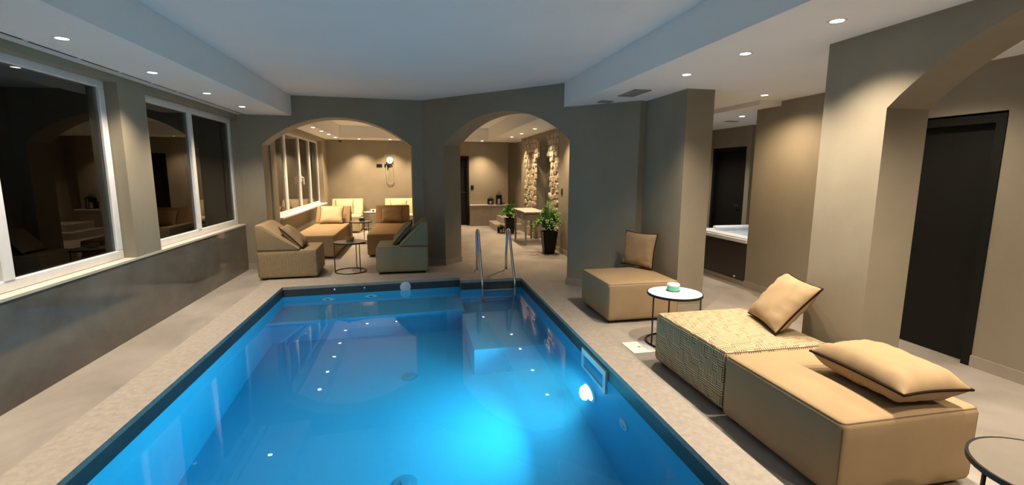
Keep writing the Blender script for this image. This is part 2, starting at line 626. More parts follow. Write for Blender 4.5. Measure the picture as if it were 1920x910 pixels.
# baseboards
def baseboard(name, P, Q, out, t=0.014, h=0.10):
    P, Q = Vector(P), Vector(Q)
    o = Vector(out) * t
    b = Vector(out) * -0.01
    struct(name, slab([tuple(P + b), tuple(Q + b), tuple(Q + o), tuple(P + o)], 0, h), skirting_mat)
baseboard('baseboard_back', A0, A0 + d1 * s1_of(-2.46), -n1)
baseboard('baseboard_pier', A0 + d1 * s1_of(-0.035), A1, -n1)
baseboard('baseboard_pier_angle', A1, A1 + d2 * 0.530, -n2)
baseboard('baseboard_jamb', A1 + d2 * 0.523 - n2 * 0.014, A1 + d2 * 0.523 + n2 * 0.42, d2)
baseboard('baseboard_angle', A1 + d2 * 2.965, A2, -n2)
baseboard('baseboard_column', (2.98, 5.8), (2.98, 4.862), (-1, 0))
baseboard('baseboard_column_front', (2.967, 4.875), (3.32, 4.875), (0, -1))
baseboard('baseboard_passage', (4.667, 5.865), (4.667, 4.0), (-1, 0))
baseboard('baseboard_right', (4.667, 2.985), (4.667, -3.0), (-1, 0))
baseboard('baseboard_arch', (2.964, 3.03), (2.964, 2.53), (-1, 0))
baseboard('baseboard_arch_jamb', (2.95, 2.544), (3.30, 2.544), (0, -1))
baseboard('baseboard_stone_side', (2.93, 9.45), (2.93, 6.4), (-1, 0))
baseboard('baseboard_far', (-2.46, Y_END), (0.72, Y_END), (0, -1))
baseboard('baseboard_lounge', (-2.46, 9.1), (-2.46, 14.6), (1, 0))

# ------------------------------------------------------------------ windows and doors
def frame_bar(bm, X, y0, y1, z0, z1, d=0.06):
    box(bm, X - d / 2, X + d / 2, y0, y1, z0, z1)

def window(name, X, y0, y1, z0, z1, splits, label, fw=0.085, mw=0.10):
    bm = new()
    frame_bar(bm, X, y0, y1, z0, z0 + fw)
    frame_bar(bm, X, y0, y1, z1 - fw, z1)
    frame_bar(bm, X, y0, y0 + fw, z0 + fw, z1 - fw)
    frame_bar(bm, X, y1 - fw, y1, z0 + fw, z1 - fw)
    bmesh.ops.bevel(bm, geom=bm.edges[:], offset=0.006, segments=1, affect='EDGES')
    w = obj(name, bm, white_pvc)
    w['kind'] = 'structure'
    w['label'] = label
    edges = [y0 + fw]
    for s in splits:
        obj('mullion', soft_box(X - 0.032, X + 0.036, s - mw / 2, s + mw / 2, z0 + fw - 0.005, z1 - fw + 0.005, 0.006, 1), white_pvc, w)
        edges += [s - mw / 2, s + mw / 2]
    edges.append(y1 - fw)
    for k in range(0, len(edges), 2):
        obj('pane', boxed(X - 0.006, X + 0.006, edges[k] - 0.004, edges[k + 1] + 0.004, z0 + fw - 0.004, z1 - fw + 0.004), pane_mat, w)
    return w
window('window_1', -2.94, 2.66, 5.39, 0.778, 2.52, [4.01], 'large white framed double window nearest the viewer')
window('window_2', -2.94, 5.88, 8.585, 0.778, 2.50, [7.155], 'white framed double window beside the lounge wall')
w3 = window('window_3', -2.60, 9.37, 13.80, 0.80, 2.47, [10.43, 11.64, 12.72], 'tall white casement window seen through the left arch', 0.06, 0.13)
bm = new()
box(bm, -2.565, -2.545, 11.60, 11.68, 1.42, 1.56)
tube(bm, [(-2.555, 11.64, 1.52), (-2.51, 11.64, 1.52), (-2.505, 11.66, 1.50), (-2.505, 11.67, 1.36)], 0.012, 8)
obj('window_handle', bm, white_pvc, w3)
obj('window_sill', boxed(-2.60, -2.40, 9.36, 13.85, 0.775, 0.802), white_pvc, w3)

def door(name, label, lo, hi, axis, wallpos, out, handle_at):
    """door in a wall: axis 'x' (wall runs along x) or 'y'"""
    def B(a0, a1, d0, d1, z0, z1):
        d0, d1 = wallpos + out * d0, wallpos + out * d1
        d0, d1 = min(d0, d1), max(d0, d1)
        return boxed(a0, a1, d0, d1, z0, z1) if axis == 'x' else boxed(d0, d1, a0, a1, z0, z1)
    t = obj(name, B(lo + 0.07, hi - 0.07, -0.115, -0.075, 0.005, 2.062), black_door)
    t['kind'] = 'structure'
    t['label'] = label
    for a0, a1, z0, z1 in ((lo, lo + 0.07, 0, 2.135), (hi - 0.07, hi, 0, 2.135), (lo + 0.07, hi - 0.07, 2.065, 2.135)):
        obj('casing', B(a0, a1, -0.12, 0.008, z0, z1), black_door, t)
    bm = new()
    hx = handle_at
    s = 1 if hx < (lo + hi) / 2 else -1
    def P(a, d, z):
        d = wallpos + out * d
        return (a, d, z) if axis == 'x' else (d, a, z)
    tube(bm, [P(hx, -0.078, 1.03), P(hx, -0.03, 1.03), P(hx + s * 0.02, -0.025, 1.03), P(hx + s * 0.13, -0.025, 1.03)], 0.010, 8)
    tube(bm, [P(hx, -0.078, 1.03), P(hx, -0.065, 1.03)], 0.028, 14)
    tube(bm, [P(hx, -0.078, 0.93), P(hx, -0.068, 0.93)], 0.022, 14)
    obj('door_handle', bm, black_metal, t, True)
    return t
door('door_1', 'black door in the far wall seen through the second arch', 0.745, 1.645, 'x', Y_END, -1, 1.52)
door('door_2', 'tall black door behind the right arch', 2.985, 3.95, 'y', 4.667, -1, 3.82)
door('door_3', 'black door with lever handle behind the hot tub', 7.745, 8.72, 'y', 6.0, -1, 7.90)

# ------------------------------------------------------------------ pool
def pool():
    bm = new()
    # liner: floor, near, left, right and the two far walls with the step between them
    box(bm, PX0 - 0.2, PX1 + 0.2, PY0 - 0.2, 7.5, POOL_FLOOR - 0.1, POOL_FLOOR)
    box(bm, PX0 - 0.2, PX0, PY0 - 0.2, 7.5, POOL_FLOOR, WATER_Z - 0.004)
    box(bm, PX1, PX1 + 0.2, PY0 - 0.2, 7.5, POOL_FLOOR, WATER_Z - 0.004)
    box(bm, PX0, PX1, PY0 - 0.2, PY0, POOL_FLOOR, WATER_Z - 0.004)
    prism(bm, [(PX0, FAR_L, POOL_FLOOR), (STEP_X, FAR_M, POOL_FLOOR), (STEP_X, 7.5, POOL_FLOOR), (PX0, 7.5, POOL_FLOOR)], (0, 0, WATER_Z - 0.004 - POOL_FLOOR))
    box(bm, STEP_X, PX1, FAR_R, 7.5, POOL_FLOOR, WATER_Z - 0.004)
    p = struct('pool_basin', bm, liner, label='blue lined swimming pool basin')
    bm = new()
    z0, z1 = WATER_Z - 0.004, -0.035
    box(bm, PX0 - 0.2, PX0, PY0 - 0.2, 7.5, z0, z1)
    box(bm, PX1, PX1 + 0.2, PY0 - 0.2, 7.5, z0, z1)
    box(bm, PX0, PX1, PY0 - 0.2, PY0, z0, z1)
    prism(bm, [(PX0, FAR_L, z0), (STEP_X, FAR_M, z0), (STEP_X, 7.5, z0), (PX0, 7.5, z0)], (0, 0, z1 - z0))
    box(bm, STEP_X, PX1, FAR_R, 7.5, z0, z1)
    obj('tile_band', bm, band_mat, p)
    bm = new()
    prism(bm, [(PX0, 6.46, POOL_FLOOR), (STEP_X - 0.02, 6.62, POOL_FLOOR), (STEP_X - 0.02, 7.3, POOL_FLOOR), (PX0, 7.15, POOL_FLOOR)], (0, 0, -0.72 - POOL_FLOOR))
    obj('bench_step', bm, liner, p)
    bm = new()
    prism(bm, [(PX0, 6.40, -0.75), (STEP_X, 6.56, -0.75), (STEP_X, 7.3, -0.75), (PX0, 7.15, -0.75)], (0, 0, 0.07))
    obj('bench_nosing', bm, liner, p)
    bm = soft_box(0.62, PX1 + 0.1, 5.22, 7.1, POOL_FLOOR - 0.05, -0.84, 0.03, 2)
    obj('ladder_platform', bm, liner, p, True)
    # coping: one frame of stone around the water
    c = new()
    z0, z1 = -0.035, 0.006
    for poly in ([(OX0, OY0), (PX0, OY0), (PX0, FAR_L), (OX0, FAR_L)],
                 [(PX1, OY0), (OX1, OY0), (OX1, FAR_R), (PX1, FAR_R)],
                 [(PX0, OY0), (PX1, OY0), (PX1, PY0), (PX0, PY0)],
                 [(OX0, FAR_L), (PX0, FAR_L), (STEP_X, FAR_M), (STEP_X, OY1), (OX0, OY1)],
                 [(STEP_X, FAR_R), (OX1, FAR_R), (OX1, OY1), (STEP_X, OY1)]):
        prism(c, [(x, y, z0) for x, y in poly], (0, 0, z1 - z0))
    struct('pool_coping', c, coping_mat, label='pale stone coping around the pool')
    bm = new()
    e = 0.008
    prism(bm, [(PX0 - e, PY0 - e, POOL_FLOOR - e), (PX1 + e, PY0 - e, POOL_FLOOR - e), (PX1 + e, FAR_R + e, POOL_FLOOR - e),
               (STEP_X + e, FAR_R + e, POOL_FLOOR - e), (STEP_X + e, FAR_M + e, POOL_FLOOR - e), (PX0 - e, FAR_L + e, POOL_FLOOR - e)], (0, 0, WATER_Z - POOL_FLOOR + e))
    w = obj('pool_water', bm, water_mat, None, False, None, False)
    w['kind'] = 'stuff'
    tag(w, 'clear blue lit water filling the swimming pool', 'water')
pool()

# underwater fittings
t = thing('pool_lamp', 'glowing round underwater lamp in the right pool wall', 'lamp', (PX1, 4.0, -0.80))
bm = new()
lathe(bm, [(0, 0), (0.150, 0), (0.150, 0.020), (0.120, 0.030), (0.115, 0.012), (0, 0.012)], 32)
bmesh.ops.rotate(bm, verts=bm.verts[:], cent=(0, 0, 0), matrix=Matrix.Rotation(-PI / 2, 3, 'Y'))
obj('lamp_rim', bm, white_plastic, t, True)
bm = new()
lathe(bm, [(0, 0.012), (0.113, 0.014), (0.095, 0.034), (0.05, 0.046), (0, 0.05)], 32)
bmesh.ops.rotate(bm, verts=bm.verts[:], cent=(0, 0, 0), matrix=Matrix.Rotation(-PI / 2, 3, 'Y'))
obj('lamp_lens', bm, pool_glow, t, 'all')
ld = bpy.data.lights.new('pool_light', 'AREA')
ld.shape = 'DISK'
ld.size = 0.2
ld.spread = math.radians(140)
ld.energy = POOL_W
ld.color = (0.20, 0.85, 1.0)
lo = bpy.data.objects.new('light', ld)
COL.objects.link(lo)
lo.parent = t
lo.location = (-0.065, 0, 0)
lo.rotation_euler = (0, math.radians(108), 0)

t = thing('pool_skimmer', 'rectangular white skimmer mouth in the right pool wall', 'skimmer', (PX1, 3.92, -0.22))
bm = new()
for y0, y1, z0, z1 in ((-0.30, 0.30, 0.10, 0.155), (-0.30, 0.30, -0.215, -0.155), (-0.30, -0.24, -0.155, 0.10), (0.24, 0.30, -0.155, 0.10)):
    box(bm, -0.022, 0.0, y0, y1, z0, z1)
obj('skimmer_frame', bm, white_plastic, t)
obj('weir_flap', boxed(-0.008, 0.0, -0.24, 0.24, -0.155, 0.10), grate_mat, t)

def wall_disc(name, label, cat, loc, axis, r, mat, hole=None, group=None):
    t = thing(name, label, cat, loc, 0, group)
    rot = Matrix.Rotation(-PI / 2, 3, 'Y') if axis == 'x' else Matrix.Rotation(PI / 2, 3, 'X') if axis == 'y' else Matrix.Identity(3)
    bm = new()
    lathe(bm, [(0, 0), (r, 0), (r * 0.97, 0.010), (r * 0.6, 0.016), (0, 0.016)], 28)
    bmesh.ops.rotate(bm, verts=bm.verts[:], cent=(0, 0, 0), matrix=rot)
    obj('plate', bm, mat, t, True)
    bm = new()
    lathe(bm, [(0, 0.014), (r * 0.42, 0.015), (r * 0.38, 0.024), (0, 0.026)], 20)
    bmesh.ops.rotate(bm, verts=bm.verts[:], cent=(0, 0, 0), matrix=rot)
    obj('nozzle', bm, hole or mat, t, True)
    return t
wall_disc('pool_inlet', 'round white inlet low in the right pool wall nearest the viewer', 'inlet', (PX1, 3.27, -0.60), 'x', 0.075, white_plastic)
wall_disc('pool_socket', 'round white cover half above the waterline in the far pool wall', 'cover', (-0.183, FAR_L + 0.108, -0.095), 'y', 0.082, white_plastic)
wall_disc('pool_jet', 'left underwater jet fitting above the pool bench', 'jet', (-1.30, FAR_L + 0.038, -0.40), 'y', 0.085, white_plastic, grate_mat, 'underwater jet fittings')
wall_disc('pool_jet', 'right underwater jet fitting above the pool bench', 'jet', (-0.69, FAR_L + 0.076, -0.375), 'y', 0.085, white_plastic, grate_mat, 'underwater jet fittings')
for x, w in ((-1.20, 'left'), (-0.78, 'right')):
    wall_disc('air_button', 'small steel button in the dark far tile band, ' + w + ' of the two', 'button',
              (x, FAR_L + 0.160 * (x - PX0) / 2.554, -0.075), 'y', 0.018, steel, steel, 'buttons in the tile band')
wall_disc('floor_drain', 'dark round drain in the pool floor, the farther one', 'drain', (-0.115, 5.30, POOL_FLOOR), 'z', 0.10, grate_mat, None, 'pool floor drains')
wall_disc('floor_drain', 'dark round drain in the pool floor, the nearer one', 'drain', (-0.14, 3.62, POOL_FLOOR), 'z', 0.10, grate_mat, None, 'pool floor drains')

# ladder
t = thing('pool_ladder', 'polished steel ladder with two curved handrails at the far pool edge', 'ladder', (1.235, 7.05, 0))
for s in (-1, 1):
    x = s * 0.255
    pts = [(x - s * 0.008, 0.64, 0.006), (x - s * 0.008, 0.625, 0.30), (x, 0.60, 0.52)]
    for k in range(9):
        a = PI * k / 8
        pts.append((x, 0.47 + 0.125 * math.cos(a) * (1 if k < 4 else 1), 0.60 + 0.12 * math.sin(a)))
    pts += [(x, 0.24, 0.40), (x, 0.12, 0.19), (x, 0.02, 0.045), (x, -0.035, -0.04), (x, -0.055, -0.12), (x, -0.06, -0.84)]
    bm = new()
    tube(bm, pts, 0.0215, 12)
    obj('handrail', bm, steel, t, 'all')
    bm = new()
    lathe(bm, [(0, 0.006), (0.05, 0.006), (0.045, 0.016), (0.026, 0.022), (0, 0.022)], 20, (x - s * 0.008, 0.64, 0))
    obj('flange', bm, steel, t, True)
for z in (-0.150, -0.335, -0.51, -0.69):
    obj('tread', soft_box(-0.245, 0.245, -0.10, -0.015, z - 0.014, z + 0.014, 0.008, 2), steel, t, True)

# white inspection lid in the floor
t = thing('access_lid', 'square white inspection lid set in the floor beside the patterned ottoman', 'lid', (2.055, 3.945, 0))
obj('lid_plate', soft_box(-0.12, 0.115, -0.14, 0.14, 0.0, 0.006, 0.002, 1), white_plastic, t)
bm = new()
lathe(bm, [(0, 0.006), (0.016, 0.006), (0.012, 0.010), (0, 0.010)], 14)
obj('finger_hole', bm, vent_mat, t)

# ------------------------------------------------------------------ ceiling fittings
def ring_bm():
    bm = new()
    lathe(bm, [(0.039, 0.004), (0.039, -0.003), (0.050, -0.004), (0.053, 0.0), (0.053, 0.004), (0.039, 0.004)], 28)
    return bm
def lens_bm():
    bm = new()
    lathe(bm, [(0, -0.001), (0.038, -0.001), (0.038, 0.003), (0, 0.003)], 24)
    return bm
_proto = []
def downlight(x, y, z, label, group, power=1.0, cone=104, color=WARM):
    t = thing('downlight', label, 'light', (x, y, z), 0, group)
    if not _proto:
        a = obj('trim_ring', ring_bm(), white_plastic, t, True)
        b = obj('lens', lens_bm(), lamp_glow, t)
        _proto.extend((a, b))
    else:
        for p in _proto:
            c = p.copy()
            COL.objects.link(c)
            c.parent = t
    l = bpy.data.lights.new('downlight_lamp', 'SPOT')
    l.energy = SPOT_W * power
    l.color = color
    l.spot_size = math.radians(cone)
    l.spot_blend = 1.0
    l.shadow_soft_size = 0.035
    o = bpy.data.objects.new('lamp', l)
    COL.objects.link(o)
    o.parent = t
    o.location = (0, 0, -0.035)
    return t
ORD = ['first', 'second', 'third', 'fourth', 'fifth', 'sixth', 'seventh', 'eighth', 'ninth']
G = 'downlights in the left soffit'
for k, y in enumerate((7.58, 6.40, 5.20, 4.03, 2.85, 1.68, 0.50)):
    downlight(-2.395, y, LO, ORD[k] + ' downlight from the arches in the soffit above the windows', G, 0.9, 118, MAIN)
G = 'downlights in the right soffit'
for k, y in enumerate((4.205, 3.39, 2.57, 1.75, 0.93, 0.0)):
    downlight(2.55, y, LO, ORD[k] + ' downlight from the column in the soffit above the ottomans', G, 1.0, 118, MAIN)
G = 'downlights over the lounge window'
for k, y in enumerate((13.62, 12.60, 11.66, 10.75, 9.85)):
    downlight(-2.06, y, LO, ORD[k] + ' downlight from the far wall above the lounge casement window', G, 1.2)
G = 'downlights along the far wall'
for x, w in ((-1.508, 'left downlight of the pair washing the lounge end wall'), (-0.66, 'right downlight of the pair washing the lounge end wall'),
             (0.3, 'downlight washing the end wall hidden behind the pier'), (1.995, 'downlight washing the end wall above the white bench')):
    downlight(x, 14.15, LO, w, G, 1.35)
G = 'downlights in front of the stone panel'
for k, y in enumerate((12.39, 11.24, 9.95, 8.70)):
    downlight(2.54, y, LO, ORD[k] + ' downlight from the far end above the rubble stone panel', G, 1.2)
G = 'downlights in the passage'
downlight(4.12, 5.08, LO, 'downlight in the passage between the columns', G, 0.75, 150)
downlight(3.95, 3.30, LO, 'downlight in the passage above the black door', G, 0.6, 140, MAIN)
downlight(3.95, 1.60, LO, 'downlight in the passage nearest the viewer', G, 0.6, 140, MAIN)
downlight(4.95, 6.55, TUBZ, 'downlight above the hot tub', 'downlights by the tub', 1.0, 104, (1, .86, .72))
downlight(5.2, 8.25, TUBZ, 'added unseen downlight brightening the door wall behind the hot tub', 'downlights by the tub', 0.8, 120, (1, .86, .72))  # extra lamp out of view, added to brighten the door wall

def vent(label, x, y, w, d):
    t = thing('air_vent', label, 'vent', (x, y, LO), 0, 'grilles in the right soffit')
    bm = new()
    for a in ((-w / 2, w / 2, -d / 2, -d / 2 + 0.018), (-w / 2, w / 2, d / 2 - 0.018, d / 2), (-w / 2, -w / 2 + 0.018, -d / 2, d / 2), (w / 2 - 0.018, w / 2, -d / 2, d / 2)):
        box(bm, *a, -0.010, 0.0)
    obj('vent_frame', bm, vent_mat, t)
    n = int(d / 0.028)
    for k in range(n):
        y0 = -d / 2 + 0.02 + (d - 0.04) * k / n
        s = obj('slat', boxed(-w / 2 + 0.016, w / 2 - 0.016, 0, 0.016, -0.006, -0.002), vent_mat, t)
        s.location = (0, y0, 0)
vent('larger grey air grille in the soffit above the corner lounger', 2.532, 5.27, 0.20, 0.46)
vent('smaller grey air grille in the soffit nearest the angled wall', 2.47, 5.97, 0.17, 0.15)
t = thing('air_vent', 'small grey air grille in the ceiling above the hot tub', 'vent', (5.25, 7.2, TUBZ))
obj('vent_frame', soft_box(-0.1, 0.1, -0.06, 0.06, -0.012, 0, 0.004, 1), vent_mat, t)
t = thing('slot_diffuser', 'long slotted air outlet in the soffit beside the window wall', 'vent', (-2.685, 0, LO))
y = -1.0
while y < 8.2:
    o = obj('slot', boxed(-0.012, 0.012, 0, 0.50, -0.003, 0.0), slot_mat, t)
    o.location = (0, y + 0.18, 0)
    y += 0.555
obj('slot_trim', boxed(0.013, 0.020, -1.0, 8.5, -0.004, 0), ceiling_white, t)
obj('slot_trim', boxed(-0.108, -0.014, -1.0, 8.5, -0.006, 0), white_plastic, t)

t = thing('security_camera', 'small black dome camera under the lounge ceiling corner', 'camera', (-2.05, 14.35, LO))
bm = new()
lathe(bm, [(0, 0), (0.06, 0), (0.06, -0.03), (0, -0.03)], 20)
obj('mount', bm, white_plastic, t, True)
bm = new()
lathe(bm, [(0, -0.03), (0.05, -0.03), (0.047, -0.055), (0.03, -0.078), (0, -0.085)], 20)
obj('dome', bm, black_metal, t, True)

# ------------------------------------------------------------------ wall fittings
def plate(name, label, cat, loc, w, h, axis, group=None):
    t = thing(name, label, cat, loc, 0, group)
    if axis == 'y':
        obj('face_plate', soft_box(-w / 2, w / 2, -0.012, 0, -h / 2, h / 2, 0.003, 1), black_metal, t)
        obj('insert', soft_box(-w / 3, w / 3, -0.016, -0.01, -h / 4, h / 4, 0.002, 1), black_pot, t)
    else:
        obj('face_plate', soft_box(-0.012, 0, -w / 2, w / 2, -h / 2, h / 2, 0.003, 1), black_metal, t)
        obj('insert', soft_box(-0.016, -0.01, -w / 3, w / 3, -h / 4, h / 4, 0.002, 1), black_pot, t)
plate('wall_socket', 'left black socket plate on the lounge end wall', 'socket', (-1.015, Y_END, 1.835), 0.16, 0.09, 'y', 'black socket plates')
plate('wall_socket', 'right black socket plate beside the white dryer', 'socket', (-0.80, Y_END, 1.835), 0.14, 0.09, 'y', 'black socket plates')
plate('light_switch', 'black switch beside the far black door', 'switch', (1.745, Y_END + 0.02, 1.175), 0.09, 0.14, 'y')
plate('light_switch', 'black switch on the wall beside the rubble stone panel', 'switch', (2.93, 9.19, 1.26), 0.09, 0.13, 'x')
t = thing('wall_dryer', 'round white wall dryer with a looped cord on the lounge end wall', 'dryer', (-0.71, Y_END, 1.98))
bm = new()
lathe(bm, [(0, 0), (0.10, 0), (0.10, 0.05), (0.085, 0.075), (0, 0.08)], 28)
bmesh.ops.rotate(bm, verts=bm.verts[:], cent=(0, 0, 0), matrix=Matrix.Rotation(PI / 2, 3, 'X'))
obj('dryer_body', bm, white_plastic, t, True)
bm = new()
lathe(bm, [(0, 0.078), (0.03, 0.080), (0.025, 0.09), (0, 0.09)], 16)
bmesh.ops.rotate(bm, verts=bm.verts[:], cent=(0, 0, 0), matrix=Matrix.Rotation(PI / 2, 3, 'X'))
obj('hub', bm, vent_mat, t, True)
obj('holder', soft_box(-0.09, -0.03, -0.07, 0, -0.16, -0.09, 0.01, 2), black_metal, t)
bm = new()
pts = [(-0.10, -0.05, -0.14)] + [(0.0 - 0.10 * math.cos(PI * k / 12), -0.03, -0.55 - 0.13 * math.sin(PI * k / 12)) for k in range(13)] + [(0.09, -0.03, -0.15), (0.04, -0.04, -0.06)]
tube(bm, pts, 0.009, 6)
obj('cord', bm, vent_mat, t, 'all')

# ------------------------------------------------------------------ seating
def seam_loop(w, d, h, r):
    """piping line around the top edge of a block and down its corners"""
    bm = new()
    k = r * 0.7071
    cx, cy = w / 2 - r, d / 2 - r
    loop = []
    for sx, sy, a0 in ((1, 1, 0), (-1, 1, 90), (-1, -1, 180), (1, -1, 270)):
        for a in (0, 30, 60, 90):
            t = math.radians(a0 + a)
            loop.append((sx * cx + k * math.cos(t), sy * cy + k * math.sin(t), h - r + k))
    tube(bm, loop, 0.0035, 5, True)
    for sx in (-1, 1):
        for sy in (-1, 1):
            tube(bm, [(sx * (cx + k), sy * (cy + k), h - r), (sx * (cx + k), sy * (cy + k), 0.065)], 0.003, 5)
    return bm

def soft_block(w, d, h, r):
    bm = soft_box(-w / 2, w / 2, -d / 2, d / 2, 0.03, h, r, 4)
    bmesh.ops.subdivide_edges(bm, edges=[e for e in bm.edges if e.calc_length() > 0.3], cuts=5, use_grid_fill=True)
    for v in bm.verts:                      # a little upholstery crown on the top
        if v.co.z > h - 0.004:
            v.co.z += 0.012 * max(0, 1 - (2 * v.co.x / w) ** 2) * max(0, 1 - (2 * v.co.y / d) ** 2)
    return bm

def lounger(name, label, cat, x0, x1, y0, y1, mat, h=0.45, back=None, bh=0.40, bd=0.52, rotz=0.0, group=None, bmat=None):
    w, d = x1 - x0, y1 - y0
    t = thing(name, label, cat, ((x0 + x1) / 2, (y0 + y1) / 2, 0), rotz, group)
    obj('seat', soft_block(w, d, h, 0.035), mat, t, 'all')
    obj('piping', seam_loop(w, d, h, 0.035), seam_mat, t)
    for sx in (-1, 1):
        for sy in (-1, 1):
            obj('foot', boxed(-0.03, 0.03, -0.03, 0.03, 0, 0.04), black_metal, t, False, (sx * (w / 2 - 0.08), sy * (d / 2 - 0.08), 0))
    if back:
        prof = [(0.0, 0.006), (0.0, bh), (0.10, bh), (bd, 0.03), (bd, 0.006)]
        bm = new()
        if back in ('-x', '+x'):
            s = 1 if back == '-x' else -1
            prism(bm, [(-s * w / 2 + s * a, -d / 2 + 0.005, h + z) for a, z in prof], (0, d - 0.01, 0))
        else:
            prism(bm, [(-w / 2 + 0.005, d / 2 - a, h + z) for a, z in prof], (w - 0.01, 0, 0))
        bmesh.ops.recalc_face_normals(bm, faces=bm.faces[:])
        bmesh.ops.bevel(bm, geom=bm.edges[:], offset=0.022, segments=3, profile=0.5, affect='EDGES')
        obj('backrest', bm, bmat or mat, t, 'all')
    return t

def pillow(label, corners, thick, mat, group='scatter cushions with dark piping', seed=0, bow=0.07):
    """corners: bottom left, bottom right, top right, top left of the seam plane, world coordinates"""
    bl, br, tr, tl = [Vector(c) for c in corners]
    c = (bl + br + tr + tl) / 4
    ux = ((br - bl) + (tr - tl)).normalized()
    uy = ((tl - bl) + (tr - br))
    uy = (uy - ux * uy.dot(ux)).normalized()
    n = ux.cross(uy)
    w = ((br - bl).length + (tr - tl).length) / 2
    h = ((tl - bl).length + (tr - br).length) / 2
    t = bpy.data.objects.new('cushion', None)
    t.empty_display_size = 0.1
    COL.objects.link(t)
    m = Matrix((ux, uy, n)).transposed().to_4x4()
    m.translation = c
    t.matrix_world = m
    tag(t, label, 'cushion', group)
    r = random.Random(seed)
    ph = [r.uniform(0, 6.28) for _ in range(6)]
    def P(a, b, s):
        x = w / 2 * a * (1 - bow * (1 - b * b) * abs(a) ** 3)
        y = h / 2 * b * (1 - bow * (1 - a * a) * abs(b) ** 3)
        e = max(0, (1 - a ** 4) * (1 - b ** 4))
        z = thick / 2 * e ** 0.55
        cr = (abs(a) * abs(b)) ** 1.2
        z += s * 0 + 0.016 * cr * e * math.sin(9 * a + 4 * b + ph[0]) + 0.006 * math.sin(5 * a - 7 * b + ph[1]) * e ** 0.5 * (abs(a) + abs(b)) * 0.5
        z += 0.013 * math.sin(16 * b + ph[2]) * max(0, abs(a) - 0.45) * e ** 0.4 + 0.013 * math.sin(16 * a + ph[3]) * max(0, abs(b) - 0.45) * e ** 0.4
        return (x, y, s * max(z, 0))
    N = 24
    bm = new()
    g = {}
    for s in (1, -1):
        for i in range(N + 1):
            for j in range(N + 1):
                edge = i in (0, N) or j in (0, N)
                if s == -1 and edge:
                    g[s, i, j] = g[1, i, j]
                    continue
                a, b = math.sin((i / N - .5) * PI), math.sin((j / N - .5) * PI)
                g[s, i, j] = bm.verts.new(P(a, b, s))
        for i in range(N):
            for j in range(N):
                q = [g[s, i, j], g[s, i + 1, j], g[s, i + 1, j + 1], g[s, i, j + 1]]
                bm.faces.new(q if s == 1 else q[::-1])
    obj('cover', bm, mat, t, 'all', None, False)
    bm = new()
    loop = []
    K = 14
    for k in range(K): loop.append(P(-1 + 2 * k / K, -1, 1))
    for k in range(K): loop.append(P(1, -1 + 2 * k / K, 1))
    for k in range(K): loop.append(P(1 - 2 * k / K, 1, 1))
    for k in range(K): loop.append(P(-1, 1 - 2 * k / K, 1))
    tube(bm, loop, 0.0075, 6, True)
    obj('piping', bm, piping_mat, t, 'all', None, False)
    return t

lounger('ottoman', 'cream ottoman with a dark maze pattern beside the pool', 'ottoman', 2.02, 2.87, 2.665, 3.605, maze)
lounger('ottoman', 'plain tan ottoman nearest the viewer beside the pool', 'ottoman', 2.00, 2.86, 1.745, 2.645, tan_fabric)
lounger('lounge_chair', 'plain tan lounge block in the corner by the column', 'lounger', 2.03, 2.88, 4.65, 5.50, tan_fabric)
lounger('lounge_chair', 'ribbed tan lounge chair left of the front round table', 'lounger', -2.395, -1.54, 7.63, 8.48, rib, 0.45, '-x', 0.40, 0.60, 0.05, None, tan_fabric)
lounger('lounge_chair', 'shade-toned tan lounge chair with its back to the pier between the arches', 'lounger', -0.645, 0.19, 7.715, 8.52, shaded_tan_fabric, 0.45, '+x', 0.40, 0.46, -0.01)
lounger('chaise_longue', 'tan chaise longue by the lounge window with a bright cushion', 'lounger', -2.31, -1.53, 9.36, 12.05, tan_fabric, 0.45, '+y', 0.38, 0.42)
lounger('chaise_longue', 'dark brown chaise longue behind the shade-toned lounge chair', 'lounger', -0.94, -0.14, 9.40, 11.85, brown_fabric, 0.45, '+y', 0.40, 0.36)
lounger('lounge_chair', 'pale lounge chair at the end wall under the lounge window', 'lounger', -2.36, -1.50, 13.30, 14.50, cream_fabric, 0.45, '+y', 0.42, 0.35)
lounger('lounge_chair', 'pale lounge chair at the end wall behind the brown chaise', 'lounger', -0.88, -0.05, 13.40, 14.50, cream_fabric, 0.45, '+y', 0.42, 0.30)

pillow('tan cushion tilted on the patterned ottoman against the wall corner', [(2.745, 3.37, 0.475), (2.575, 2.85, 0.475), (2.850, 2.775, 0.825), (3.025, 3.285, 0.825)], 0.16, pillow_tan, seed=1)
pillow('large tan cushion lying flat on the plain ottoman', [(2.27, 1.745, 0.568), (2.680, 1.725, 0.568), (2.815, 2.305, 0.568), (2.415, 2.325, 0.568)], 0.205, pillow_tan, seed=2)
pillow('brown cushion standing on the corner lounge block', [(2.615, 5.62, 0.475), (2.825, 5.19, 0.475), (2.90, 5.225, 0.90), (2.69, 5.655, 0.90)], 0.13, pillow_brown, seed=3)
pillow('tan cushion leaning on the ribbed lounge chair', [(-1.74, 7.72, 0.475), (-1.76, 8.22, 0.475), (-2.08, 8.22, 0.80), (-2.06, 7.72, 0.80)], 0.15, pillow_brown, seed=4)
pillow('shade-toned cushion leaning on the shade-toned lounge chair', [(-0.375, 8.30, 0.475), (-0.375, 7.84, 0.475), (-0.06, 7.84, 0.83), (-0.06, 8.30, 0.83)], 0.13, shaded_tan_fabric, seed=5)
pillow('bright tan cushion on the chaise by the lounge window', [(-2.18, 11.40, 0.475), (-1.66, 11.40, 0.475), (-1.66, 11.68, 0.84), (-2.18, 11.68, 0.84)], 0.15, cream_fabric, seed=6)
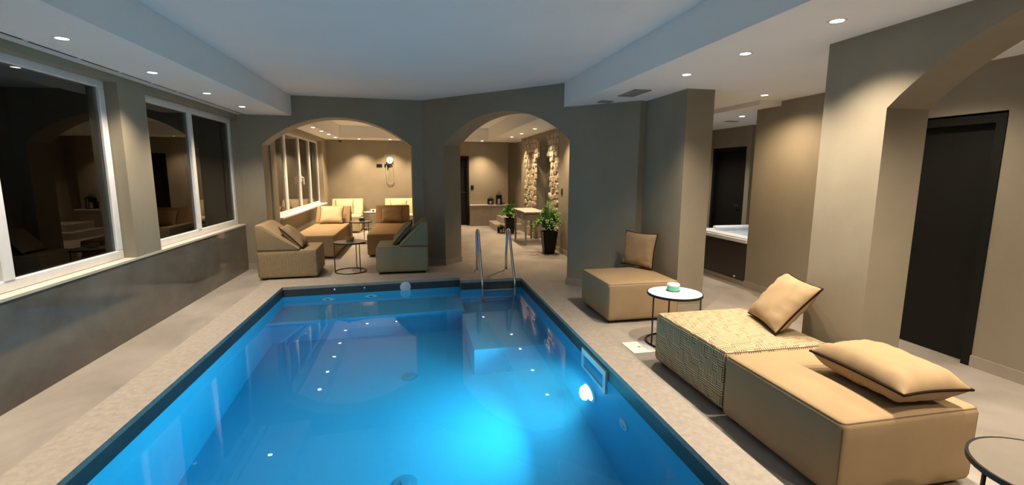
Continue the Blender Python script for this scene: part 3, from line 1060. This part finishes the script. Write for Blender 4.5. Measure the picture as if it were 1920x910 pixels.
pillow('brown cushion on the dark brown chaise', [(-0.80, 11.30, 0.475), (-0.30, 11.30, 0.475), (-0.30, 11.50, 0.80), (-0.80, 11.50, 0.80)], 0.14, brown_fabric, seed=7)
pillow('pale cushion on the end chair under the lounge window', [(-2.25, 14.02, 0.475), (-1.75, 14.02, 0.475), (-1.75, 14.24, 0.85), (-2.25, 14.24, 0.85)], 0.13, cream_fabric, seed=8)
pillow('pale cushion on the end chair behind the brown chaise', [(-0.72, 14.06, 0.475), (-0.24, 14.06, 0.475), (-0.24, 14.26, 0.82), (-0.72, 14.26, 0.82)], 0.13, cream_fabric, seed=9)

# ------------------------------------------------------------------ round side tables
def side_table(label, x, y, mat, ang=0.0, h=0.505, r=0.26):
    t = thing('side_table', label, 'table', (x, y, 0), ang, 'round side tables with thin black frames')
    bm = new()
    lathe(bm, [(0, h - 0.012), (r - 0.008, h - 0.012), (r - 0.008, h - 0.001), (0, h - 0.001)], 48)
    obj('tabletop', bm, mat, t, True)
    bm = new()
    lathe(bm, [(r - 0.010, h - 0.022), (r, h - 0.022), (r, h), (r - 0.010, h), (r - 0.010, h - 0.022)], 48)
    obj('rim', bm, black_metal, t, True)
    for k in range(3):
        a = 2 * PI * k / 3
        bm = new()
        tube(bm, [((r - 0.012) * math.cos(a), (r - 0.012) * math.sin(a), 0.008), ((r - 0.012) * math.cos(a), (r - 0.012) * math.sin(a), h - 0.015)], 0.0075, 8)
        obj('leg', bm, black_metal, t, 'all')
    obj('base_ring', ring((0, 0, 0.0085), r - 0.010, 0.0085), black_metal, t, 'all')
    return t
side_table('round white topped table behind the patterned ottoman', 2.435, 4.01, table_white, math.radians(190))
side_table('round grey topped table cut off at the lower right corner', 2.402, 1.20, table_grey, math.radians(160))
side_table('round grey topped table between the ribbed and shade-toned lounge chairs', -1.085, 8.09, table_grey, math.radians(194))
side_table('round table between the two chaises longues', -1.265, 11.42, table_grey, math.radians(200))
side_table('round white topped table at the end wall', -1.22, 14.08, table_white, math.radians(190))

TH = 0.505
t = thing('candle_tin', 'turquoise tin with a white lid on the white table', 'tin', (2.455, 4.075, TH))
bm = new()
lathe(bm, [(0, 0), (0.060, 0), (0.062, 0.006), (0.060, 0.010), (0.058, 0.052), (0, 0.052)], 32)
obj('tin_body', bm, teal_mat, t, True)
bm = new()
lathe(bm, [(0, 0.052), (0.061, 0.052), (0.061, 0.066), (0.055, 0.072), (0, 0.073)], 32)
obj('tin_lid', bm, white_plastic, t, True)
bm = new()
tube(bm, [(0.062 * math.cos(2 * PI * k / 28), 0.062 * math.sin(2 * PI * k / 28), 0.004) for k in range(28)], 0.004, 6, True)
obj('tin_base_rim', bm, black_metal, t, True)
def bowl(label, x, y, mat, group=None):
    t = thing('candle_bowl', label, 'bowl', (x, y, TH), 0, group)
    bm = new()
    lathe(bm, [(0, 0), (0.05, 0), (0.068, 0.02), (0.072, 0.065), (0.064, 0.065), (0.058, 0.02), (0, 0.012)], 28)
    obj('bowl_body', bm, mat, t, True)
    bm = new()
    lathe(bm, [(0, 0.012), (0.03, 0.014), (0.03, 0.04), (0, 0.042)], 18)
    obj('candle', bm, candle_mat, t, True)
bowl('amber glass candle bowl on the table between the lounge chairs', -1.085, 8.14, amber_mat, 'amber candle bowls')
bowl('amber candle bowl on the table at the lower right corner', 2.62, 1.33, amber_mat, 'amber candle bowls')
t = thing('candle_box', 'dark green candle holder on the table between the chaises', 'candle holder', (-1.24, 11.50, TH))
obj('holder', soft_box(-0.06, 0.06, -0.06, 0.06, 0, 0.07, 0.01, 2), darkgreen_mat, t)
obj('candle', soft_box(-0.03, 0.03, -0.03, 0.03, 0.07, 0.085, 0.006, 1), candle_mat, t)
t = thing('tea_light_box', 'small white holder with a dark opening on the end wall table', 'candle holder', (-1.19, 14.05, TH))
obj('holder', soft_box(-0.08, 0.08, -0.05, 0.05, 0, 0.075, 0.008, 1), white_plastic, t)
bm = new()
lathe(bm, [(0, 0), (0.026, 0), (0.022, 0.006), (0, 0.006)], 16)
bmesh.ops.rotate(bm, verts=bm.verts[:], cent=(0, 0, 0), matrix=Matrix.Rotation(PI / 2, 3, 'X'))
bmesh.ops.translate(bm, verts=bm.verts[:], vec=(0, -0.049, 0.037))
obj('opening', bm, black_metal, t)

# ------------------------------------------------------------------ back room furniture
t = thing('console_table', 'grey painted console table with slim legs before the stone panel', 'table', (2.62, 10.77, 0))
obj('tabletop', soft_box(-0.25, 0.25, -0.60, 0.60, 0.745, 0.775, 0.006, 1), console_top, t)
bm = new()
box(bm, -0.215, 0.215, -0.565, 0.565, 0.575, 0.745)
obj('apron', bm, console_mat, t)
for y0 in (-0.52, 0.04):
    dr = obj('drawer', soft_box(-0.224, -0.213, y0, y0 + 0.48, 0.60, 0.725, 0.004, 1), console_mat, t)
    bm = new()
    lathe(bm, [(0, 0), (0.012, 0), (0.016, 0.012), (0.010, 0.022), (0, 0.023)], 14)
    bmesh.ops.rotate(bm, verts=bm.verts[:], cent=(0, 0, 0), matrix=Matrix.Rotation(-PI / 2, 3, 'Y'))
    bmesh.ops.translate(bm, verts=bm.verts[:], vec=(-0.224, y0 + 0.24, 0.66))
    obj('knob', bm, steel, dr, True)
for sx in (-1, 1):
    for sy in (-1, 1):
        bm = new()
        vs = box(bm, -0.024, 0.024, -0.024, 0.024, 0, 0.60)
        for v in vs[:4]:
            v.co.x *= 0.65
            v.co.y *= 0.65
        bmesh.ops.translate(bm, verts=bm.verts[:], vec=(sx * 0.20, sy * 0.55, 0))
        obj('leg', bm, console_mat, t)

def fern(label, x, y, pot_h, pot_w, top, spread, nf, seed):
    r = random.Random(seed)
    t = thing('potted_fern', label, 'plant', (x, y, 0), 0, 'ferns in tall black pots')
    bm = new()
    a, b = pot_w * 0.34, pot_w * 0.5
    lo4 = [(-a, -a), (a, -a), (a, a), (-a, a)]
    hi4 = [(-b, -b), (b, -b), (b, b), (-b, b)]
    ih4 = [(p[0] * .9, p[1] * .9) for p in hi4]
    V = [[bm.verts.new((p[0], p[1], z)) for p in q] for q, z in ((lo4, 0), (hi4, pot_h), (ih4, pot_h), (ih4, pot_h - 0.05))]
    bm.faces.new(V[0][::-1])
    for A, B in zip(V, V[1:]):
        for k in range(4):
            bm.faces.new((A[k], A[(k + 1) % 4], B[(k + 1) % 4], B[k]))
    bm.faces.new(V[3])
    bmesh.ops.recalc_face_normals(bm, faces=bm.faces[:])
    bmesh.ops.bevel(bm, geom=[e for e in bm.edges if abs((e.verts[0].co - e.verts[1].co).z) > 0.2], offset=0.02, segments=2, affect='EDGES')
    obj('pot', bm, black_pot, t)
    obj('soil', boxed(-b * .88, b * .88, -b * .88, b * .88, pot_h - 0.06, pot_h - 0.03), soil_mat, t)
    st, lf = new(), new()
    for k in range(nf):
        az = 2 * PI * k / nf * 2.4 + r.uniform(-.3, .3)
        el = r.uniform(0.25, 1.0)
        L = spread * r.uniform(.8, 1.15)
        up = (top - pot_h) * r.uniform(.65, 1.0) * (1.1 - 0.35 * el)
        pts = []
        for i in range(9):
            s = i / 8
            rad = L * el * s ** 1.15
            zz = pot_h - 0.04 + up * (2.1 * s - 1.25 * s * s * (0.6 + 0.9 * el))
            pts.append(Vector((rad * math.cos(az), rad * math.sin(az), zz)))
        tube(st, pts, 0.004, 4)
        for i in range(1, 9):
            p = pts[i]
            d = (pts[i] - pts[i - 1]).normalized()
            sd = d.cross(Vector((0, 0, 1))).normalized()
            for s in (-1, 1):
                ln = 0.115 * (1.15 - i / 10) * r.uniform(.8, 1.2)
                tip = p + (sd * s * 0.85 + d * 0.5 + Vector((0, 0, r.uniform(-.35, .15)))).normalized() * ln
                wv = d * 0.026
                m = (p + tip) / 2 + Vector((0, 0, 0.012))
                vs = [lf.verts.new(q) for q in (p, m - wv, tip, m + wv)]
                lf.faces.new((vs[0], vs[1], vs[2]))
                lf.faces.new((vs[0], vs[2], vs[3]))
    for q in (st, lf):
        for v in q.verts:
            v.co.x = min(v.co.x, 0.20 + 0.04 * math.sin(40 * v.co.z))
    o = obj('stems', st, stem_mat, t, False, None, False)
    o['kind'] = 'stuff'
    o = obj('fronds', lf, leaf_mat, t, False, None, False)
    o['kind'] = 'stuff'
fern('leafy fern in a black pot right of the console table', 2.66, 9.18, 0.46, 0.30, 1.06, 0.44, 46, 3)
fern('leafy fern in a black pot behind the console table', 2.50, 12.42, 0.42, 0.28, 0.90, 0.42, 40, 5)

def lantern(label, x, y, z, w, h, ang):
    t = thing('lantern', label, 'lantern', (x, y, z), ang, 'black candle lanterns')
    bm = new()
    box(bm, -w / 2, w / 2, -w / 2, w / 2, 0, 0.02)
    box(bm, -w / 2, w / 2, -w / 2, w / 2, h * .72 - 0.02, h * .72)
    for sx in (-1, 1):
        for sy in (-1, 1):
            cx, cy = sx * (w / 2 - 0.01), sy * (w / 2 - 0.01)
            box(bm, cx - 0.01, cx + 0.01, cy - 0.01, cy + 0.01, 0.02, h * .72 - 0.02)
    obj('frame', bm, black_metal, t)
    bm = new()
    a = [bm.verts.new((sx * w / 2, sy * w / 2, h * .72)) for sx, sy in ((-1, -1), (1, -1), (1, 1), (-1, 1))]
    b = [bm.verts.new((sx * w / 6, sy * w / 6, h * .84)) for sx, sy in ((-1, -1), (1, -1), (1, 1), (-1, 1))]
    bm.faces.new(a[::-1])
    bm.faces.new(b)
    for k in range(4):
        bm.faces.new((a[k], a[(k + 1) % 4], b[(k + 1) % 4], b[k]))
    obj('roof', bm, black_metal, t)
    bm = new()
    tube(bm, [(w * .2 * math.cos(2 * PI * k / 16), 0, h * .90 + w * .2 * math.sin(2 * PI * k / 16)) for k in range(16)], 0.006, 6, True)
    obj('handle', bm, black_metal, t)
    bm = new()
    lathe(bm, [(0, 0.02), (w * .2, 0.02), (w * .2, h * .42), (0, h * .43)], 16)
    obj('candle', bm, candle_mat, t, True)
    obj('back_panel', boxed(-w / 2 + .012, w / 2 - .012, w / 2 - .012, w / 2 - .006, .02, h * .7), black_metal, t)
lantern('smaller black lantern on the white topped bench', 2.30, 14.48, 0.65, 0.16, 0.26, 0.1)
lantern('taller black lantern on the white topped bench', 2.56, 14.47, 0.65, 0.18, 0.42, -0.1)
lantern('black lantern on the floor beside the far fern', 2.28, 12.55, 0.0, 0.16, 0.24, 0.2)

t = thing('stone_bench', 'long stone clad bench with a pale top along the end wall', 'bench', (2.26, Y_END - 0.135, 0))
obj('bench_body', boxed(-0.61, 0.62, -0.145, 0.15, 0, 0.625), bench_front, t)
obj('bench_top', boxed(-0.615, 0.62, -0.155, 0.15, 0.625, 0.65), sill_mat, t)
t = thing('stone_steps', 'two low stone steps beside the far fern', 'steps', (2.55, 13.8, 0))
obj('step', boxed(-0.345, 0.62, -0.72, 0.50, 0, 0.17), skirting_mat, t)
obj('step', boxed(-0.10, 0.62, -0.40, 0.50, 0.17, 0.34), skirting_mat, t)

# ------------------------------------------------------------------ hot tub
t = thing('hot_tub', 'white hot tub with dark brown side panel behind the column', 'hot tub', (5.33, 6.58, 0))
obj('side_panel', boxed(-0.645, 0.64, -0.68, 0.64, 0.07, 0.635), tub_brown, t)
obj('plinth', boxed(-0.655, 0.64, -0.69, 0.64, 0.0, 0.07), skirting_mat, t)
bm = new()
X0, X1, Y0, Y1 = -0.663, 0.655, -0.70, 0.65
o4 = [(X0, Y0), (X1, Y0), (X1, Y1), (X0, Y1)]
i4 = [(X0 + .16, Y0 + .16), (X1 - .16, Y0 + .16), (X1 - .16, Y1 - .16), (X0 + .16, Y1 - .16)]
j4 = [(p[0] * .72, p[1] * .72) for p in o4]
V = [[bm.verts.new((p[0], p[1], z)) for p in q] for q, z in ((o4, .635), (o4, .705), (i4, .725), (j4, .42))]
for A, B in zip(V, V[1:]):
    for k in range(4):
        bm.faces.new((A[k], A[(k + 1) % 4], B[(k + 1) % 4], B[k]))
bm.faces.new(V[3])
bm.faces.new(V[0][::-1])
bmesh.ops.recalc_face_normals(bm, faces=bm.faces[:])
bmesh.ops.bevel(bm, geom=[e for e in bm.edges if max(v.co.z for v in e.verts) > 0.69], offset=0.02, segments=2, affect='EDGES')
obj('tub_shell', bm, tub_white, t, True)
obj('headrest', soft_box(-0.35, 0.35, 0.47, 0.56, 0.70, 0.76, 0.02, 2), tub_white, t, True)
obj('tub_water', boxed(-0.475, 0.475, -0.475, 0.475, 0.60, 0.64), tub_water, t)
bm = new()
lathe(bm, [(0, 0), (0.022, 0), (0.018, 0.008), (0, 0.008)], 16)
bmesh.ops.rotate(bm, verts=bm.verts[:], cent=(0, 0, 0), matrix=Matrix.Rotation(-PI / 2, 3, 'Y'))
bmesh.ops.translate(bm, verts=bm.verts[:], vec=(-0.645, -0.47, 0.11))
obj('badge', bm, steel, t)
